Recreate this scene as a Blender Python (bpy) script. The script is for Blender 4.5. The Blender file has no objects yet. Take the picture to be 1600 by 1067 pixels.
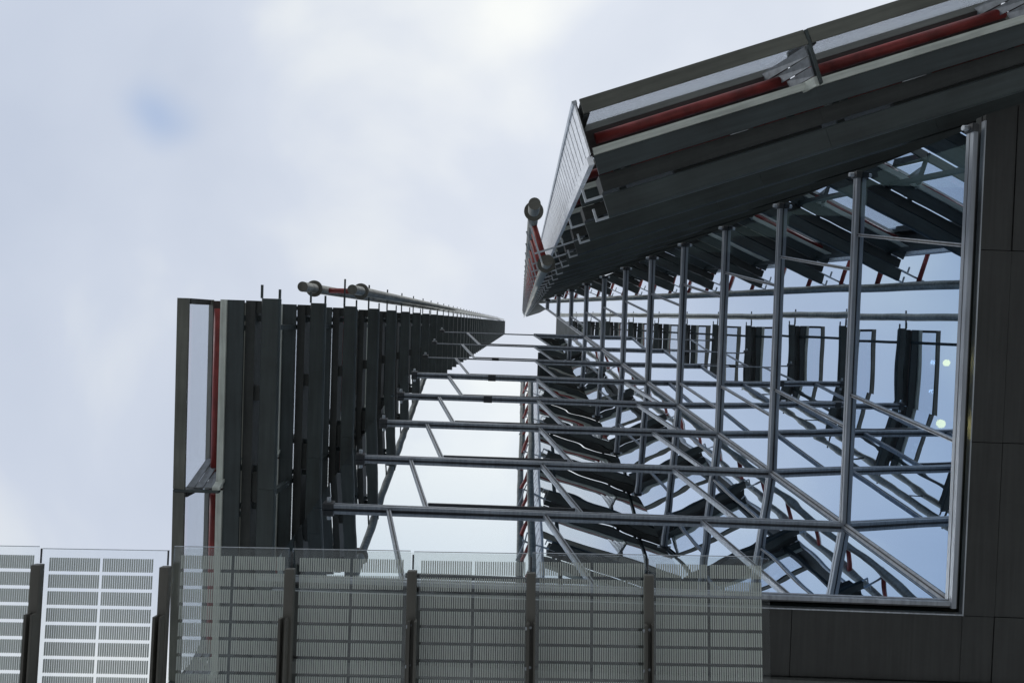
import bpy, bmesh, math, random
from mathutils import Vector, Matrix
random.seed(7)
S = bpy.context.scene
COL = S.collection

# ------------------------------------------------------------------ camera
# world: origin at the lens, Z straight up, the camera lies on the plaza
# looking almost straight at the zenith.
F = 1250.0
zc = Vector((15, -29, F)).normalized()
xc = Vector((1, .033, 0)); xc = (xc - xc.dot(zc) * zc).normalized()
yc = zc.cross(xc)
cam = bpy.data.cameras.new('camera')
cam.sensor_width = 36; cam.lens = F / 1600 * 36
cam.clip_start = .05; cam.clip_end = 5000
camo = bpy.data.objects.new('camera', cam); COL.objects.link(camo)
right = Vector((xc[0], yc[0], zc[0])); down = Vector((xc[1], yc[1], zc[1])); fwd = Vector((xc[2], yc[2], zc[2]))
M = Matrix((right, -down, -fwd)).transposed().to_4x4()
camo.matrix_world = M
S.camera = camo


def U(px, py, h):
    """point at height h above the lens along the sight line of a measured pixel"""
    r = Vector((px - 800, py - 533.5, F))
    w = Vector((r.dot(xc), r.dot(yc), r.dot(zc)))
    return w * (h / w.z)


# ------------------------------------------------------------------ sky and sun
W = bpy.data.worlds.new('World'); S.world = W; W.use_nodes = True
nt = W.node_tree; N = nt.nodes; L = nt.links
N.clear()
out = N.new('ShaderNodeOutputWorld'); bg = N.new('ShaderNodeBackground')
L.new(bg.outputs[0], out.inputs[0])
tc = N.new('ShaderNodeTexCoord')


def node(t, **k):
    n = N.new(t)
    for a, b in k.items(): setattr(n, a, b)
    return n


sky = node('ShaderNodeTexSky', sky_type='NISHITA', sun_disc=False)
sky.sun_elevation = math.radians(24.5); sky.sun_rotation = math.radians(247.6)
skys = node('ShaderNodeVectorMath', operation='SCALE'); skys.inputs[3].default_value = .07
L.new(sky.outputs[0], skys.inputs[0])
mp = node('ShaderNodeMapping'); mp.inputs['Scale'].default_value = (1.0, 1.0, 1.6)
mp.inputs['Location'].default_value = (3.1, 1.7, .4)
L.new(tc.outputs['Generated'], mp.inputs['Vector'])
n1 = node('ShaderNodeTexNoise'); n1.inputs['Scale'].default_value = 3.0; n1.inputs['Detail'].default_value = 5
n1.inputs['Roughness'].default_value = .42; n1.inputs['Distortion'].default_value = .25
L.new(mp.outputs[0], n1.inputs['Vector'])
rp = node('ShaderNodeValToRGB')
cr = rp.color_ramp
cr.elements[0].position = .34; cr.elements[0].color = (.575, .63, .735, 1)
cr.elements[1].position = .66; cr.elements[1].color = (.84, .865, .87, 1)
e = cr.elements.new(.5); e.color = (.64, .69, .785, 1)
L.new(n1.outputs['Fac'], rp.inputs[0])
# thinner cloud to one side, a thick bright bank to the other
sx = node('ShaderNodeSeparateXYZ'); L.new(tc.outputs['Generated'], sx.inputs[0])
mr = node('ShaderNodeMapRange', interpolation_type='SMOOTHSTEP'); mr.inputs[1].default_value = -.55; mr.inputs[2].default_value = .10
mr.inputs[3].default_value = 0; mr.inputs[4].default_value = 1
L.new(sx.outputs['X'], mr.inputs[0])
mul = node('ShaderNodeMix', data_type='RGBA', blend_type='MULTIPLY'); mul.inputs[0].default_value = 1
bank = node('ShaderNodeMix', data_type='RGBA'); bank.inputs[6].default_value = (.92, .935, .96, 1); bank.inputs[7].default_value = (1.13, 1.115, 1.085, 1)
L.new(mr.outputs[0], bank.inputs[0])
L.new(rp.outputs[0], mul.inputs[6]); L.new(bank.outputs[2], mul.inputs[7])
# a small thin spot where blue shows through the cloud
pd = U(248, 182, 1).normalized()
dot = node('ShaderNodeVectorMath', operation='DISTANCE'); dot.inputs[1].default_value = pd
nn = node('ShaderNodeVectorMath', operation='NORMALIZE'); L.new(tc.outputs['Generated'], nn.inputs[0]); 
n2 = node('ShaderNodeTexNoise'); n2.inputs['Scale'].default_value = 9; L.new(nn.outputs[0], n2.inputs['Vector'])
w2 = node('ShaderNodeVectorMath', operation='MULTIPLY_ADD'); w2.inputs[1].default_value = (.05, .05, .05)
L.new(n2.outputs['Color'], w2.inputs[0]); L.new(nn.outputs[0], w2.inputs[2])
w3 = node('ShaderNodeVectorMath', operation='SUBTRACT'); w3.inputs[1].default_value = (.025, .025, .025); L.new(w2.outputs[0], w3.inputs[0])
L.new(w3.outputs[0], dot.inputs[0])
mr2 = node('ShaderNodeMapRange', interpolation_type='SMOOTHSTEP'); mr2.inputs[1].default_value = .0; mr2.inputs[2].default_value = .055
mr2.inputs[3].default_value = .6; mr2.inputs[4].default_value = 0
L.new(dot.outputs['Value'], mr2.inputs[0])
pm = node('ShaderNodeMix', data_type='RGBA'); pm.inputs[7].default_value = (.33, .45, .68, 1)
L.new(mr2.outputs[0], pm.inputs[0]); L.new(mul.outputs[2], pm.inputs[6])
fin = node('ShaderNodeMix', data_type='RGBA'); fin.inputs[0].default_value = .06
L.new(pm.outputs[2], fin.inputs[6]); L.new(skys.outputs[0], fin.inputs[7])
L.new(fin.outputs[2], bg.inputs[0]); bg.inputs[1].default_value = 1.09

sun = bpy.data.lights.new('sun', 'SUN'); sun.energy = .9; sun.angle = math.radians(15); sun.color = (1, .97, .92)
suno = bpy.data.objects.new('sun', sun); COL.objects.link(suno)
suno.rotation_euler = Vector((.85, .35, -.42)).to_track_quat('-Z', 'Y').to_euler()
S.view_settings.view_transform = 'Standard'; S.view_settings.look = 'None'
S.view_settings.exposure = 0; S.view_settings.gamma = 1
S.render.engine = 'CYCLES'
S.cycles.max_bounces = 10; S.cycles.transparent_max_bounces = 24; S.cycles.glossy_bounces = 5

# ------------------------------------------------------------------ materials
MAT = {}


def paint(name, col, rough=.5, metal=0., var=.25, scale=1.2, bump=.0, streak=.22):
    m = bpy.data.materials.new(name); m.use_nodes = True
    t = m.node_tree; b = t.nodes['Principled BSDF']
    b.inputs['Roughness'].default_value = rough; b.inputs['Metallic'].default_value = metal
    c = t.nodes.new('ShaderNodeTexCoord')
    n = t.nodes.new('ShaderNodeTexNoise'); n.inputs['Scale'].default_value = scale; n.inputs['Detail'].default_value = 6
    g = t.nodes.new('ShaderNodeNewGeometry')
    t.links.new(g.outputs['Position'], n.inputs['Vector'])
    r = t.nodes.new('ShaderNodeValToRGB')
    r.color_ramp.elements[0].position = .3; r.color_ramp.elements[1].position = .7
    r.color_ramp.elements[0].color = tuple(x * (1 - var) for x in col) + (1,)
    r.color_ramp.elements[1].color = tuple(min(1, x * (1 + var)) for x in col) + (1,)
    t.links.new(n.outputs['Fac'], r.inputs[0])
    mpp = t.nodes.new('ShaderNodeMapping'); mpp.inputs['Scale'].default_value = (14, .7, 14)
    t.links.new(c.outputs['Object'], mpp.inputs['Vector'])
    n3 = t.nodes.new('ShaderNodeTexNoise'); n3.inputs['Scale'].default_value = 1; n3.inputs['Detail'].default_value = 5
    t.links.new(mpp.outputs[0], n3.inputs['Vector'])
    mr3 = t.nodes.new('ShaderNodeMapRange'); mr3.inputs[1].default_value = .3; mr3.inputs[2].default_value = .7
    mr3.inputs[3].default_value = 1 - streak; mr3.inputs[4].default_value = 1 + streak
    t.links.new(n3.outputs['Fac'], mr3.inputs[0])
    vm = t.nodes.new('ShaderNodeVectorMath'); vm.operation = 'SCALE'
    t.links.new(r.outputs[0], vm.inputs[0]); t.links.new(mr3.outputs[0], vm.inputs[3]); t.links.new(vm.outputs[0], b.inputs['Base Color'])
    n2 = t.nodes.new('ShaderNodeTexNoise'); n2.inputs['Scale'].default_value = scale * 9; n2.inputs['Detail'].default_value = 4
    t.links.new(g.outputs['Position'], n2.inputs['Vector'])
    mr = t.nodes.new('ShaderNodeMapRange'); mr.inputs[3].default_value = max(0, rough - .12); mr.inputs[4].default_value = min(1, rough + .12)
    t.links.new(n2.outputs['Fac'], mr.inputs[0]); t.links.new(mr.outputs[0], b.inputs['Roughness'])
    if bump:
        bp = t.nodes.new('ShaderNodeBump'); bp.inputs['Strength'].default_value = bump; bp.inputs['Distance'].default_value = .01
        t.links.new(n2.outputs['Fac'], bp.inputs['Height']); t.links.new(bp.outputs[0], b.inputs['Normal'])
    MAT[name] = m
    return m


paint('dark_paint', (.029, .040, .041), .55)
paint('dark_blue_paint', (.027, .038, .041), .5)
paint('black_gap', (.027, .031, .030), .7)
paint('bronze_paint', (.095, .10, .085), .5)
paint('silver', (.42, .46, .50), .35, .55, .15)
paint('frame_metal', (.30, .33, .37), .40, .35, .10)
paint('frame_dark', (.035, .038, .042), .5)
paint('pale_metal', (.50, .54, .50), .4, .1, .12, 2.5)
paint('white_panel', (.82, .85, .90), .4, .0, .12, 2.5)
paint('sheet_grey', (.16, .175, .19), .4, .3, .12, 2.5)
paint('red_paint', (.235, .032, .028), .55, 0, .35, 3)
paint('steel', (.42, .42, .39), .33, .8, .15, 2)
paint('cap_paint', (.10, .10, .085), .6)
paint('soffit_paint', (.026, .028, .027), .5, 0, .12)
paint('fascia_paint', (.085, .09, .087), .6, 0, .12)
paint('beam_paint', (.085, .083, .073), .5, 0, .12)
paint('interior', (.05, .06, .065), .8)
paint('paving', (.42, .42, .41), .85, 0, .2, .6, .3)


def glass_mat(name, dist):
    m = bpy.data.materials.new(name); m.use_nodes = True
    t = m.node_tree; t.nodes.clear()
    o = t.nodes.new('ShaderNodeOutputMaterial')
    gl = t.nodes.new('ShaderNodeBsdfGlossy'); gl.inputs['Roughness'].default_value = .0
    tr = t.nodes.new('ShaderNodeBsdfTransparent'); tr.inputs[0].default_value = (.45, .55, .55, 1)
    lw = t.nodes.new('ShaderNodeLayerWeight'); lw.inputs[0].default_value = .5
    r = t.nodes.new('ShaderNodeValToRGB')                # facing -> reflectance tint (coated glass)
    r.color_ramp.elements[0].position = 0; r.color_ramp.elements[0].color = (.30, .40, .52, 1)
    r.color_ramp.elements[1].position = 1; r.color_ramp.elements[1].color = (1, 1, 1, 1)
    e = r.color_ramp.elements.new(.35); e.color = (.47, .62, .80, 1)
    e = r.color_ramp.elements.new(.72); e.color = (.93, .96, .99, 1)
    t.links.new(lw.outputs['Facing'], r.inputs[0]); t.links.new(r.outputs[0], gl.inputs[0])
    mx = t.nodes.new('ShaderNodeMixShader')
    mr = t.nodes.new('ShaderNodeMapRange'); mr.inputs[1].default_value = 0; mr.inputs[2].default_value = .7
    mr.inputs[3].default_value = .75; mr.inputs[4].default_value = 1.0
    t.links.new(lw.outputs['Facing'], mr.inputs[0]); t.links.new(mr.outputs[0], mx.inputs[0])
    t.links.new(tr.outputs[0], mx.inputs[1]); t.links.new(gl.outputs[0], mx.inputs[2])
    g = t.nodes.new('ShaderNodeNewGeometry')
    n = t.nodes.new('ShaderNodeTexNoise'); n.inputs['Scale'].default_value = .55; n.inputs['Detail'].default_value = 1
    t.links.new(g.outputs['Position'], n.inputs['Vector'])
    bp = t.nodes.new('ShaderNodeBump'); bp.inputs['Strength'].default_value = 1; bp.inputs['Distance'].default_value = dist
    t.links.new(n.outputs['Fac'], bp.inputs['Height']); t.links.new(bp.outputs[0], gl.inputs['Normal'])
    bk = t.nodes.new('ShaderNodeMixShader'); t.links.new(g.outputs['Backfacing'], bk.inputs[0])
    t.links.new(mx.outputs[0], bk.inputs[1]); t.links.new(tr.outputs[0], bk.inputs[2])
    t.links.new(bk.outputs[0], o.inputs[0])
    MAT[name] = m


glass_mat('mirror_glass', .007)
glass_mat('mirror_glass_flat', .0032)


def clear_glass(name, tint, refl):
    m = bpy.data.materials.new(name); m.use_nodes = True
    t = m.node_tree; t.nodes.clear()
    o = t.nodes.new('ShaderNodeOutputMaterial')
    gl = t.nodes.new('ShaderNodeBsdfGlossy'); gl.inputs['Roughness'].default_value = .03; gl.inputs[0].default_value = (.9, .95, 1, 1)
    tr = t.nodes.new('ShaderNodeBsdfTransparent'); tr.inputs[0].default_value = tint
    lw = t.nodes.new('ShaderNodeLayerWeight'); lw.inputs[0].default_value = .5
    pw = t.nodes.new('ShaderNodeMath'); pw.operation = 'POWER'; pw.inputs[1].default_value = 5; t.links.new(lw.outputs['Facing'], pw.inputs[0])
    fr = t.nodes.new('ShaderNodeMapRange'); fr.inputs[3].default_value = refl; fr.inputs[4].default_value = 1.0; t.links.new(pw.outputs[0], fr.inputs[0])
    mx = t.nodes.new('ShaderNodeMixShader')
    t.links.new(fr.outputs[0], mx.inputs[0]); t.links.new(tr.outputs[0], mx.inputs[1]); t.links.new(gl.outputs[0], mx.inputs[2])
    t.links.new(mx.outputs[0], o.inputs[0])
    MAT[name] = m
    return m, mx, o


clear_glass('screen_glass', (.91, .93, .955, 1), .04)


def frit_glass(name, tint, w):
    """clear pane with a printed pattern of short strokes in two columns; local x across, local y along"""
    m, mx, o = clear_glass(name, tint, .05)
    t = m.node_tree
    c = t.nodes.new('ShaderNodeTexCoord'); s = t.nodes.new('ShaderNodeSeparateXYZ'); t.links.new(c.outputs['Object'], s.inputs[0])

    def mt(op, a, b=None, cc=None):
        n = t.nodes.new('ShaderNodeMath'); n.operation = op
        for i, v in enumerate((a, b, cc)):
            if v is None: continue
            if isinstance(v, (int, float)): n.inputs[i].default_value = v
            else: t.links.new(v, n.inputs[i])
        return n.outputs[0]

    X = s.outputs['X']; Y = s.outputs['Y']
    half = w / 2
    m_ = .075
    bw = half - m_ - .018
    xa = mt('ABSOLUTE', mt('SUBTRACT', X, half))          # distance from the middle
    inx = mt('MULTIPLY', mt('GREATER_THAN', xa, .018), mt('LESS_THAN', xa, .018 + bw))
    st = mt('LESS_THAN', mt('FRACT', mt('DIVIDE', mt('SUBTRACT', X, m_), .0226)), .50)
    yy = mt('SUBTRACT', Y, .085)
    row = mt('LESS_THAN', mt('FRACT', mt('DIVIDE', yy, .166)), .80)
    iny = mt('GREATER_THAN', yy, 0)
    mask = mt('MULTIPLY', mt('MULTIPLY', inx, st), mt('MULTIPLY', row, iny))
    d = t.nodes.new('ShaderNodeBsdfDiffuse'); d.inputs[0].default_value = (.50, .53, .49, 1)
    tl = t.nodes.new('ShaderNodeBsdfTranslucent'); tl.inputs[0].default_value = (.025, .035, .045, 1)
    ad = t.nodes.new('ShaderNodeAddShader'); t.links.new(d.outputs[0], ad.inputs[0]); t.links.new(tl.outputs[0], ad.inputs[1])
    m2 = t.nodes.new('ShaderNodeMixShader')
    mk = mt('MULTIPLY', mask, .98)
    t.links.new(mk, m2.inputs[0]); t.links.new(mx.outputs[0], m2.inputs[1]); t.links.new(ad.outputs[0], m2.inputs[2])
    t.links.new(m2.outputs[0], o.inputs[0])
    return m


def lamp_mat():
    m = bpy.data.materials.new('lamp_glow'); m.use_nodes = True
    b = m.node_tree.nodes['Principled BSDF']
    b.inputs['Emission Color'].default_value = (1, .76, .24, 1); b.inputs['Emission Strength'].default_value = 20
    MAT['lamp_glow'] = m


lamp_mat()

# ------------------------------------------------------------------ mesh helpers


class MB:
    def __init__(s): s.v = []; s.f = []

    def quad8(s, p):      # 8 corners: 0-3 bottom loop, 4-7 top loop
        b = len(s.v); s.v += [tuple(x) for x in p]
        for q in ((3, 2, 1, 0), (4, 5, 6, 7), (0, 1, 5, 4), (1, 2, 6, 5), (2, 3, 7, 6), (3, 0, 4, 7)):
            s.f.append(tuple(b + i for i in q))
        return s

    def box(s, x0, x1, y0, y1, z0, z1):
        return s.quad8([(x0, y0, z0), (x1, y0, z0), (x1, y1, z0), (x0, y1, z0), (x0, y0, z1), (x1, y0, z1), (x1, y1, z1), (x0, y1, z1)])

    def bar(s, p, q, w, d, n, off=0.):
        """box from p to q, w wide across, d deep along n starting off from the axis plane"""
        p = Vector(p); q = Vector(q); n = Vector(n).normalized()
        a = (q - p).normalized(); n = (n - a * n.dot(a)).normalized(); c = a.cross(n)
        P = []
        for k in (off, off + d):
            P += [p - c * w / 2 + n * k, q - c * w / 2 + n * k, q + c * w / 2 + n * k, p + c * w / 2 + n * k]
        return s.quad8(P)

    def tube(s, p, q, r, seg=12, r2=None):
        p = Vector(p); q = Vector(q); a = (q - p).normalized()
        u = a.cross(Vector((0, 1, 0)) if abs(a.y) < .9 else Vector((1, 0, 0))).normalized(); v = a.cross(u)
        r2 = r if r2 is None else r2
        b = len(s.v)
        for k in range(seg):
            t = 2 * math.pi * k / seg
            o = u * math.cos(t) + v * math.sin(t)
            s.v.append(tuple(p + o * r)); s.v.append(tuple(q + o * r2))
        for k in range(seg):
            j = (k + 1) % seg
            s.f.append((b + 2 * k, b + 2 * j, b + 2 * j + 1, b + 2 * k + 1))
        s.f.append(tuple(b + 2 * k for k in range(seg))[::-1]); s.f.append(tuple(b + 2 * k + 1 for k in range(seg)))
        return s

    def strip(s, prof, y0, y1, sh0=0., th=.02):
        """closed thick sheet: profile [(x, z), ...] swept along y"""
        n = len(prof); b = len(s.v)
        for (x, z) in prof:
            for dz in (0, th):
                s.v.append((x, y0, z + dz)); s.v.append((x, y1, z + dz))
        for i in range(n - 1):
            a = b + 4 * i; c = a + 4
            s.f += [(a, a + 1, c + 1, c), (a + 2, c + 2, c + 3, a + 3), (a, c, c + 2, a + 2), (a + 1, a + 3, c + 3, c + 1)]
        s.f += [(b, b + 2, b + 3, b + 1), (b + 4 * n - 4, b + 4 * n - 3, b + 4 * n - 1, b + 4 * n - 2)]
        return s

    def build(s, name, mat, parent=None, smooth=False):
        me = bpy.data.meshes.new(name); me.from_pydata(s.v, [], s.f); me.validate()
        bm = bmesh.new(); bm.from_mesh(me); bmesh.ops.recalc_face_normals(bm, faces=bm.faces[:]); bm.to_mesh(me); bm.free()
        me.materials.append(MAT[mat])
        if smooth:
            me.polygons.foreach_set('use_smooth', [len(p.vertices) == 4 for p in me.polygons])
        o = bpy.data.objects.new(name, me); COL.objects.link(o)
        if parent: o.parent = parent
        return o


def bevel(o, w=.01):
    m = o.modifiers.new('bevel', 'BEVEL'); m.width = w; m.segments = 2; m.limit_method = 'ANGLE'
    return o


def thing(name, label, cat, loc=(0, 0, 0), group=None):
    o = bpy.data.objects.new(name, None); COL.objects.link(o); o.location = loc
    o['label'] = label; o['category'] = cat
    if group: o['group'] = group
    return o


def copy_tree(o, parent=None):
    c = o.copy(); COL.objects.link(c); c.parent = parent
    for ch in list(o.children): copy_tree(ch, c)
    return c


# ------------------------------------------------------------------ ground
g = MB().box(-400, 400, -400, 400, -1.9, -1.6).build('ground', 'paving'); g['kind'] = 'structure'

# ------------------------------------------------------------------ levels and planes of the leaning glass
H0, PH = 15.36, 3.72
lev = lambda k: H0 + PH * k
YA = lambda h: 7.46 - .150 * h            # wall A: plane Y = YA(h)
XB = lambda h: 11.0 - .164 * h            # wall B: plane X = XB(h)
NA = Vector((0, -1, -.150)).normalized(); NB = Vector((-1, 0, -.164)).normalized()
tC = Vector((.946, -.323, 0)).normalized(); nC = Vector((.323, .946, 0)).normalized()
pA = lambda x, h: Vector((x, YA(h), h))
pB = lambda y, h: Vector((XB(h), y, h))
yend = lambda h: (-1.05 - nC.x * XB(h)) / nC.y
XL = -4.36                                # left end of wall A

# ---- wall A
wa = thing('glass_wall', 'leaning mirrored glass wall with long horizontal rails, running from the left louvre screen to the inner corner', 'glass wall', (0, YA(H0), H0))
inv = lambda o: Matrix.Translation(o.location).inverted()


def sub(o, root):          # build in world coordinates, hang on a root that has a location
    o.parent = root; o.matrix_parent_inverse = inv(root); return o


def pane(name, q, n, root, mat='mirror_glass'):
    b = MB(); c = sum(q, Vector()) / 4
    t1 = random.uniform(-.003, .003); t2 = random.uniform(-.003, .003)
    u = (q[1] - q[0]).normalized(); v = n.cross(u)
    P = [p + n * (((p - c).dot(u)) * t1 + ((p - c).dot(v)) * t2) for p in q]
    b.quad8([p - n * .02 for p in P] + [p for p in P])
    return sub(b.build(name, mat), root)


def transom(p, q, n, root, w=.15, d=.11, neck=.03):
    o = MB().bar(p, q, w, d - neck, n, neck).build('transom', 'frame_metal'); sub(bevel(o, .008), root)
    g = MB().bar(p, q, w - .02, neck, n, 0).build('transom_gasket', 'frame_dark'); g.parent = o
    dn = Vector((0, 0, 0))
    g2 = MB().bar(p - dn * .02, q - dn * .02, .015, .004, n, d).build('transom_groove', 'frame_dark'); g2.parent = o
    return o


def mullion(p, q, n, root, w=.14, d=.06):
    o = MB().bar(p, q, w, d, n, 0).build('mullion', 'frame_metal'); sub(o, root)
    g = MB().bar(p, q, .03, .006, n, d).build('mullion_groove', 'frame_dark'); g.parent = o
    return o


def clamp(p, n, root, a, w=.24):
    o = MB().bar(p - a * .13, p + a * .13, w, .16, n, .0).build('clamp', 'frame_dark'); sub(bevel(o, .02), root)
    MB().tube(p + n * .16, p + n * .27, .05, 10).build('bolt', 'silver').parent = o
    return o


KA = 8
mA = [-3.05, .70, 4.45]
for k in range(0, KA):
    h0, h1 = lev(k), lev(k + 1)
    bot = [XL - .5] + [m + .94 for m in mA]; top = [XL - .5] + mA
    c0, c1 = XB(h0), XB(h1)
    xs0 = [x for x in bot if x < c0 - .2] + [c0]
    xs1 = [min(x, c1) for x in top[:len(xs0) - 1]] + [c1]
    for i in range(len(xs0) - 1):
        if k < 5 or i > 1: pane('glass_pane', [pA(xs0[i], h0), pA(xs0[i + 1], h0), pA(xs1[i + 1], h1), pA(xs1[i], h1)], NA, wa)
        if i > 0: mullion(pA(xs0[i], h0), pA(xs1[i], h1), NA, wa, .10)
    hs = h0 + .42
    if k < 8:
        fx = lambda x: x - .94 * .42 / PH
        if len(xs0) > 2: sub(MB().bar(pA(fx(xs0[1]) + .07, hs), pA(fx(xs0[2]) - .07, hs), .05, .05, NA).build('sash_bar', 'frame_dark'), wa)
for k in range(0, KA + 1):
    h = lev(k)
    if k < 6: transom(pA(XL - (.1 if k else 0.6), h), pA(XB(h) - .02, h), NA, wa, .155)
    else:
        transom(pA(.7, h), pA(XB(h) - .02, h), NA, wa, .14)
        transom(pA(XL - .1, h), pA(.7, h), NA, wa, .09, .06, .015)
    if k: clamp(pA(XL - .12, h), NA, wa, Vector((1, 0, 0)))
    if 4 <= k < 7: sub(bevel(MB().bar(pA(-1.34, h), pA(-1.02, h), .19, .13, NA).build('clamp', 'frame_dark'), .01), wa)

# ---- wall B
wb = thing('glass_wall', 'leaning mirrored glass wall at right with two lit lamps behind it, divided by upright silver rails', 'glass wall', (XB(H0), 0, H0))
KB = 13
m1t = lambda h: -2.34 + .062 * (h - 19.08)
m2t = lambda h: 1.44 + .056 * (h - 19.08)
for k in range(KB):
    h0, h1 = lev(k), lev(k + 1)
    c0, c1 = YA(h0), YA(h1)
    bot = [yend(h0), m1t(h1) + .60, m2t(h1) + .585]; top = [yend(h1), m1t(h1), m2t(h1)]
    ys0 = [y for y in bot if y < c0 - .15] + [c0]
    ys1 = [min(y, c1) for y in top[:len(ys0) - 1]] + [c1]
    if len(ys0) < 2: continue
    for i in range(len(ys0) - 1):
        pane('glass_pane', [pB(ys0[i], h0), pB(ys0[i + 1], h0), pB(ys1[i + 1], h1), pB(ys1[i], h1)], NB, wb, 'mirror_glass_flat')
        if i > 0: mullion(pB(ys0[i], h0), pB(ys1[i], h1), NB, wb, .07, .05)
for k in range(KB + 1):
    h = lev(k)
    if YA(h) < yend(h) + .3: break
    transom(pB(yend(h), h), pB(YA(h) + .02, h), NB, wb, .20 if k == 0 else .16, .115, .02)
    clamp(pB(yend(h) + .05, h), NB, wb, Vector((0, .6, 0)))
# corner profile where the two walls meet
corner = lambda h: Vector((XB(h), YA(h), h))
nd = (NA + NB).normalized()
for k in range(11):
    sub(MB().bar(corner(lev(k)), corner(lev(k + 1)), .14, .07, nd, .02).build('corner_post', 'frame_metal'), wb)
    sub(MB().bar(corner(lev(k)), corner(lev(k + 1)), .03, .012, nd, .09).build('corner_joint', 'frame_dark'), wb)

# dark rooms behind the glass
core = thing('tower_core', 'dark rooms seen faintly behind the mirrored glass walls', 'building', (8, 9, 15))
o = 2.2
for xa, ha, hh in ((XL, H0 - .2, lev(5)), (.9, lev(5) + .01, lev(KA) - .3)):
    b = MB()
    b.quad8([(xa, YA(ha) + o, ha), (16, YA(ha) + o, ha), (16, 20, ha), (xa, 20, ha), (xa, YA(hh) + o, hh), (16, YA(hh) + o, hh), (16, 20, hh), (xa, 20, hh)])
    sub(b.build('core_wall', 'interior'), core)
b = MB(); h2 = lev(KB)
b.quad8([(XB(H0) + o, -3, H0 - .2), (24, -8, H0 - .2), (24, 14, H0 - .2), (XB(H0) + o, 14, H0 - .2), (XB(h2) + o, -.6, h2), (24, -8, h2), (24, 12, h2), (XB(h2) + o, 12, h2)])
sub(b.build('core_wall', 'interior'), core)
for k in range(1, KA):
    h = lev(k)
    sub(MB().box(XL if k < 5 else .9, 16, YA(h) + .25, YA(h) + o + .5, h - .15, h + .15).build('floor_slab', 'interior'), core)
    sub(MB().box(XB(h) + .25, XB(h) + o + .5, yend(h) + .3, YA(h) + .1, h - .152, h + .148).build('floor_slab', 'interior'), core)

for (px, py, hh_, lab, r) in ((1480, 567, 17.3, 'round lit ceiling lamp glowing yellow behind the right glass wall, upper of the two', .07),
                         (1471, 662, 17.1, 'small lit lamp glowing yellow behind the right glass wall, lower of the two', .09)):
    p = U(px, py, hh_)
    t = thing('ceiling_lamp', lab, 'lamp', p, 'lamps behind the right glass wall')
    bb = MB().tube((0, 0, 0), (0, 0, .05), r, 20).build('lamp_lens', 'lamp_glow', t)
    MB().tube((0, 0, .051), (0, 0, .22), r * 1.25, 20).build('lamp_housing', 'interior', t)
    MB().tube((0, 0, .22), (0, 0, lev(1) - .15 - hh_), .015, 8).build('lamp_rod', 'interior', t)

# ------------------------------------------------------------------ dark soffit round the glass
so = thing('building_soffit', 'dark panelled soffit framing the right and lower edges of the glass corner', 'soffit', (9, 6, H0))
GAP = .014


def spanel(P, z=H0 - .02, mat='soffit_paint'):
    return sub(MB().quad8([(x, y, z + random.uniform(-.012, .012)) for x, y in P] + [(x, y, z + .1) for x, y in P]).build('soffit_panel', mat), so)


fx0 = XB(H0) + .17; fy0 = YA(H0) + .17
cols = [fx0, 9.25, 10.6, 12.0, 13.4, 14.8, 16.2]
rows = [None, -1.68, 1.98, fy0, 6.62]
for i in range(len(cols) - 1):
    a, c = cols[i] + (GAP if i else 0), cols[i + 1]
    for j in range(len(rows) - 1):
        y1 = rows[j + 1]
        if rows[j] is None:
            ya = (-1.2 - nC.x * a) / nC.y; yb = (-1.2 - nC.x * c) / nC.y
        else: ya = yb = rows[j] + GAP
        spanel([(a, ya), (c, yb), (c, y1), (a, y1)])
xs = [XL - .3, -2.9, -.3, 2.6, U(1236, 960, H0).x, fx0]
for i in range(len(xs) - 1):
    spanel([(xs[i] + GAP, fy0), (xs[i + 1], fy0), (xs[i + 1], rows[4]), (xs[i] + GAP, rows[4])])
sub(MB().box(XL - .4, 16.3, 6.66, 6.9, H0 - .12, H0 + .6).build('soffit_edge', 'fascia_paint'), so)
sub(MB().box(XL - .4, 16.3, 6.93, 12, H0 - .02, H0 + .1).build('outer_panel', 'soffit_paint'), so)
sub(MB().box(XB(H0) + .14, XB(H0) + .165, yend(H0) - .1, fy0, H0 - .06, H0 + .06).build('frame_trim', 'silver'), so)
sub(MB().box(XL - .3, XB(H0) + .165, YA(H0) + .14, YA(H0) + .165, H0 - .061, H0 + .059).build('frame_trim', 'silver'), so)
sub(MB().box(XL - .3, 16.3, fy0, 12.0, H0 + .13, H0 + .3).build('soffit_backing', 'black_gap'), so)
sub(MB().quad8([(fx0, (-1.2 - nC.x * fx0) / nC.y, H0 + .12), (16.3, (-1.2 - nC.x * 16.3) / nC.y, H0 + .12), (16.3, fy0, H0 + .12), (fx0, fy0, H0 + .12),
                (fx0, (-1.2 - nC.x * fx0) / nC.y, H0 + .3), (16.3, (-1.2 - nC.x * 16.3) / nC.y, H0 + .3), (16.3, fy0, H0 + .3), (fx0, fy0, H0 + .3)]).build('soffit_backing', 'black_gap'), so)

# ------------------------------------------------------------------ louvre screens
# local frame of a screen: x = inwards from the outer edge, y = along the screen, z = up
ML = 3.84       # module length


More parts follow.
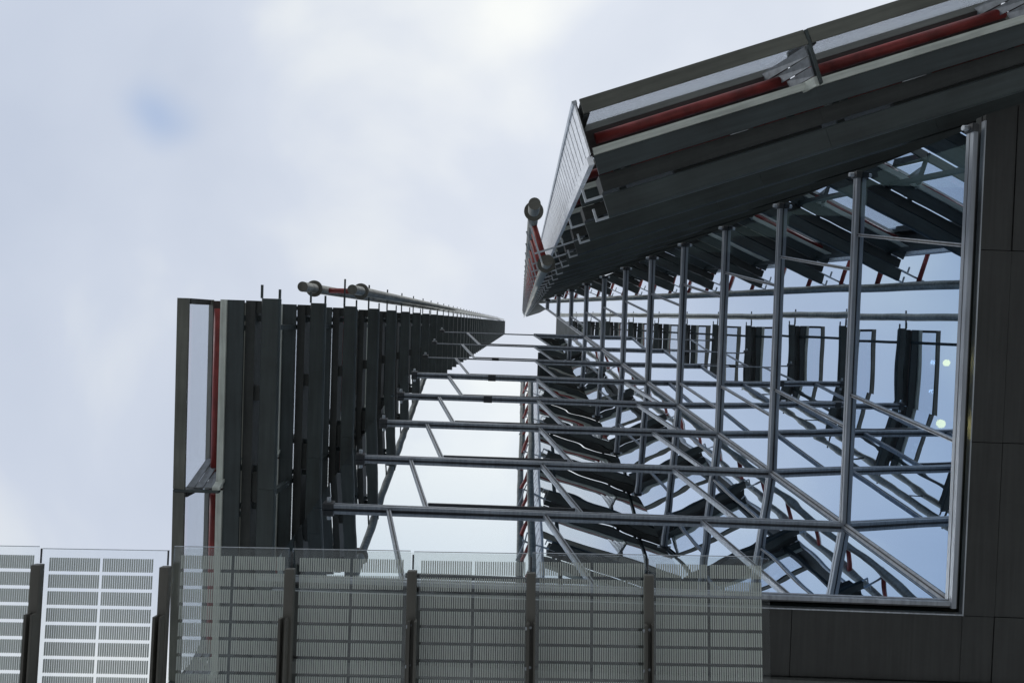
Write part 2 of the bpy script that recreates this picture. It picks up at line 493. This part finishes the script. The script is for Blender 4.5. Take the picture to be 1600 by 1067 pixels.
def make_sunshade(parent, lit):
    y0, y1 = .0, ML - .06
    fr = MB().strip([(0, 0), (.25, -.05)], y0, y1, th=.07)
    sh = bevel(fr.build('sunshade', 'bronze_paint', parent), .006)
    # beam along the head of the glass and its end caps
    MB().strip([(.2, 1.1), (.33, 1.0)], y0, y1, th=.05).build('head_rail', 'bronze_paint', sh)
    MB().quad8([(.236, y0 + .11, .0), (.248, y0 + .11, .0), (.248, y1 - .03, .0), (.236, y1 - .03, .0), (.205, y0 + .11, 1.10), (.217, y0 + .11, 1.10), (.217, y1 - .03, 1.10), (.205, y1 - .03, 1.10)]).build('glass_strip', 'screen_glass', sh)
    MB().box(.05, .26, y0, y0 + .11, .06, 1.05).build('end_block', 'black_gap', sh)
    # rounded red shelf
    MB().strip([(.335, 1.0), (.80, .98)], y0 + .02, y1 - .02, th=.03).build('shelf', 'brown_shade', sh)
    MB().tube((.55, y0 + .18, .75), (.55, y1 - .18, .75), .095, 16).build('red_tube', 'red_paint', sh, True)
    MB().strip([(.79, .18), (.90, .22)], y0, y1 + .0, th=.10).build('pale_rail', 'pale_metal', sh)
    MB().strip([(.905, .27), (1.22, .30)], y0, ML - .002, th=.05).build('soffit_blade', 'dark_blue_paint', sh)
    MB().box(1.225, 1.50 if lit else 1.42, y0, ML - .002, .40, .95).build('gutter', 'black_gap', sh)
    if lit: MB().box(1.502, 1.565, y0 + 1.25, ML - .002, .50, .62).build('slot_cover', 'black_gap', sh)
    else: [MB().box(1.422, 1.565, ya, yb, .45, .62).build('slot_bridge', 'black_gap', sh) for ya, yb in ((y0, y0 + .25), (y0 + 1.72, y0 + 2.02), (y1 - .3, ML - .002))]
    bl = MB().strip([(1.57, .32), (1.60, .27), (1.93, .24), (1.96, .30)], y0 - .05, ML - .055, th=.05)
    bl.build('inner_blade', 'dark_paint', sh)
    pm = 'silver' if lit else 'dark_paint'  # light catching the right screen's prongs is put into their colour; left ones dark
    MB().box(1.56, 1.60, y0 - .32, y0 - .052, .27, .32).build('prong', pm, sh)
    MB().box(1.92, 1.96, y0 - .24, y0 - .052, .27, .32).build('prong', pm, sh)
    if lit: MB().box(1.36, 1.60, y0 - .36, y0 - .322, .27, .32).box(1.74, 1.96, y0 - .28, y0 - .242, .27, .32).build('hook', pm, sh)
    MB().box(1.0, 1.56, y0 + .3, y0 + .42, .56, .64).build('cross_arm', 'dark_paint', sh)
    MB().box(1.0, 1.56, y1 - .42, y1 - .3, .56, .64).build('cross_arm', 'dark_paint', sh)
    # raked end plate at the far end of the module, in three sheets
    for i in range(3):
        d0, d1 = .26 + .17 * i + .008, .26 + .17 * (i + 1) - .008
        z0, z1 = .02, 1.02 - .25 * i
        Y = lambda z: y1 - .03 - .42 * z
        P = []
        for dy in (-.012, .012):
            P += [(d0, Y(z0) + dy, z0), (d1, Y(z0) + dy, z0), (d1, Y(z1) + dy, z1), (d0, Y(z1) + dy, z1 + .06)]
        MB().quad8(P).build('end_sheet', 'sheet_grey', sh)
    P = []
    for dy in (-.03, .03):
        P += [(.78, y1 - .03 + dy, .0), (.93, y1 - .03 + dy, .0), (.93, y1 - .45 + dy, .95), (.78, y1 - .45 + dy, .95)]
    MB().quad8(P).build('end_channel', 'pale_metal', sh)
    MB().box(.02, .92, y1, y1 + .05, -.04, .08).build('end_bracket', 'dark_paint', sh)
    return sh


paint('brown_shade', (.05, .035, .032), .6, 0, .15)


def screen(label, origin, xdir, ydir, base, mods, lit):
    root = thing('louvre_screen', label, 'louvre screen')
    Mx = Matrix((xdir, ydir, Vector((0, 0, 1)))).transposed().to_4x4()
    Mx.translation = Vector((origin[0], origin[1], base))
    root.matrix_world = Mx
    proto = make_sunshade(root, lit)
    for k, m in enumerate(mods):
        for j in range(m):
            o = proto if (k == 0 and j == 0) else copy_tree(proto, root)
            if j > 0:
                for ch in list(o.children):
                    if ch.name.split('.')[0] in ('prong', 'hook'): bpy.data.objects.remove(ch)
            o.location = (0, j * ML, k * PH)
    return root


# left screen: outer edge at X = -6.8, runs along +Y
roll_y = Vector((0, 1, 0))
sl = screen('dark louvre screen of stacked sunshades with red rods, standing alone at left against the sky', (-6.80, -.27), Vector((1, 0, 0)), roll_y,
            15.7, [3, 3, 3, 3, 3] + [1] * 55, False)
# right screen
o2 = U(905, 155, 13.1)
# its local x (inwards) is nC, its local y is tC; mirrored handedness is fine for a symmetric build
sr = screen('louvre screen of stacked sunshades at upper right with white slatted end wall and red rods', (o2.x, o2.y), nC, tC,
            13.1, [4, 4, 4, 4, 3, 3, 3, 2, 2, 2] + [1] * 48, True)

# back posts of both screens
for root, lit in ((sl, 0), (sr, 1)):
    for j in range(3 if lit == 0 else 4):
        top = 225 if j == 0 else 40
        MB().box(1.08, 1.2, j * ML + .5, j * ML + .62, .66, top).build('screen_post', 'dark_paint', root)

# white slatted end wall of the right screen
ew = MB().box(.02, .05, -.12, -.03, 0, .1)
zz = 0.
i = 0
proto = None
while zz < 60:
    if proto is None:
        proto = MB().quad8([(.06, -.10, .0), (.90, -.10, .0), (.90, -.07, .0), (.06, -.07, .0), (.06, -.10, .455), (.90, -.10, .455), (.90, -.07, .455), (.06, -.07, .455)]).build('end_panel', 'white_panel', sr)
        o = proto
    else:
        o = proto.copy(); COL.objects.link(o); o.parent = sr
    o.location = (0, -.012 * zz * .0, zz + .05)
    zz += .552; i += 1
MB().box(.0, .06, -.13, -.05, 0, 200).build('end_channel', 'silver', sr)
MB().box(.90, 1.04, -.13, -.03, .25, 200).build('end_channel', 'white_panel', sr)
MB().box(.06, .88, -.055, -.045, .1, 60).build('end_backing', 'black_gap', sr)


# pipe masts in front of each screen's free end
def mast(label, root_loc, xd, yd, base, z1, z2, d1, d2, yy, n):
    root = thing('pipe_mast', label, 'pipe pair'); lit = xd.y > .5
    Mx = Matrix((xd, yd, Vector((0, 0, 1)))).transposed().to_4x4(); Mx.translation = Vector((root_loc[0], root_loc[1], base))
    root.matrix_world = Mx
    top = 215 - base + 15
    for d, z in ((d1, z1), (d2, z2)):
        p = MB().tube((d, yy, z), (d, yy, top), .145, 20).build('pipe', 'steel', root, True)
        MB().tube((d, yy, z - .012), (d, yy, z - .001), .15, 20).build('pipe_cap', 'cap_paint', p)
        MB().tube((d, yy, z + 1.25), (d, yy, z + 1.31), .25, 28).build('flange', 'cap_paint', root)
    for k in range(n):
        z = k * PH + max(z1, z2) + 1.6
        first = k == 0 or lit
        MB().tube((d1 + .14, yy, z), (d2 - .14, yy, z), .085 if first else .035, 10).build('red_strut', 'red_paint' if first else 'dark_paint', root, True)
        if lit: MB().tube((d1 + .14, yy, z + 1.9), (d2 - .14, yy, z + 1.9), .07, 10).build('red_strut', 'red_paint', root, True)
    for k in range(n + 2):
        z = math.ceil((min(z1, z2)) / PH) * PH + k * PH - .0 + .3
        MB().bar((1.58, yy - .28, z), (1.58, .2, z), .045, .05, (0, 0, 1)).build('stay', 'silver' if xd.y > .5 else 'dark_paint', root)
        if lit: MB().bar((d1, yy - .17, z + .06), (d2, yy - .17, z + .06), .045, .05, (0, 0, 1)).build('stay', 'silver', root)
    return root


P1 = U(473, 448, 23.0); P2 = U(550.6, 450.5, 24.0)
mast('two parallel steel pipes with red struts beside the free end of the left louvre screen', (-6.80, -.27), Vector((1, 0, 0)), roll_y, 15.7,
     P1.z - 15.7, P2.z - 15.7, P1.x + 6.8, P2.x + 6.8, P1.y + .27, 40)
P3 = U(834, 319, 19.3); P4 = U(857, 406.5, 21.0)
r3 = P3 - o2; r4 = P4 - o2
mast('two parallel steel pipes with red struts beside the white end of the right louvre screen', (o2.x, o2.y), nC, tC, 13.1,
     P3.z - 13.1, P4.z - 13.1, r3.dot(nC), r4.dot(nC), (r3.dot(tC) + r4.dot(tC)) / 2, 40)

# ------------------------------------------------------------------ glass canopy close overhead
ca = thing('glass_canopy', 'low glass canopy of striped fritted panes on dark beams along the bottom', 'glass canopy')
HC = 8.0
O = U(0, 852, HC); ex = (U(1195, 872, HC) - O).normalized()
ey = Vector((-ex.y, ex.x, 0)); ey = (ey + Vector((0, 0, -.11))).normalized(); ez = ex.cross(ey)
Mx = Matrix((ex, ey, ez)).transposed().to_4x4(); Mx.translation = O
ca.matrix_world = Mx
PX = (U(1195, 872, HC) - O).length / 1195


def SX(px, z=0., py=960):
    # distance along the canopy of the point at depth z below the glass seen at pixel column px
    p = U(px, py, HC); t = (p - O).dot(ex); d = (z + .11 * (py - 852) * -PX)
    return t * (1 + d / HC) - (d / HC) * (U(815, py, HC) - O).dot(ex)


frit_glass('frit_glass_clear', (.975, .985, .99, 1), 186 * PX)
frit_glass('frit_glass_green', (.95, .96, .955, 1), 186 * PX)
edges = [-130, 57, 262, 449, 641, 828, 1012, 1196]
LEN = 2.3
for i in range(7):
    a, c = edges[i], edges[i + 1]
    off = {0: 1, 1: 4, 2: 0, 3: 1, 4: 2, 5: 1, 6: 1}[i] * PX
    wdt = SX(c - 3) - SX(a + 3)
    green = i >= 2
    o = MB().box(0, wdt, 0, LEN, 0, .014).build('glass_pane', 'frit_glass_green' if green else 'frit_glass_clear', ca)
    o.location = (SX(a + 3, 0), (off - PX * (2 if green else 0)), (.03 if green else 0))
    e = MB().box(0, wdt, -.006, -.0005, 0, .015).build('pane_edge', 'edge_glass' if 'edge_glass' in MAT else 'silver', o)
# second sheet laid over the right-hand panes
clear_glass('cover_glass', (.95, .955, .95, 1), .03)
o = MB().box(0, (1196 - 263) * PX, 0, LEN, 0, .012).build('cover_pane', 'cover_glass', ca); o.location = (SX(263), .012, .05)
for i, x in enumerate((53, 254, 450, 642, 829, 1014)):
    t0 = 26 * PX
    b = MB().box(-.046, .046, t0, LEN, -.10, -.01).build('beam', 'beam_paint', ca); b.location = (SX(x, -.06, 960), 0, 0); bevel(b, .006)
    MB().box(-.008, .008, 0.02, t0 - .002, -.01, -.002).build('glazing_bar', 'frame_dark', b)
    h = MB().box(-.045, -.020, t0 + .46, LEN, -.20, -.105); h.box(.02, .038, t0 + .46, LEN, -.20, -.105)
    hb = h.build('hanger', 'beam_paint', ca); hb.location = (SX(x - 9 if x < 600 else x + 1, -.16, 1000), 0, 0)
    for yb in (.52, .9, 1.3):
        MB().tube((-.06, t0 + yb, -.15), (-.045, t0 + yb, -.15), .016, 8).build('bolt', 'silver', hb)
        MB().tube((0, t0 + yb, -.112), (0, t0 + yb, -.1), .013, 8).build('bolt', 'silver', b)
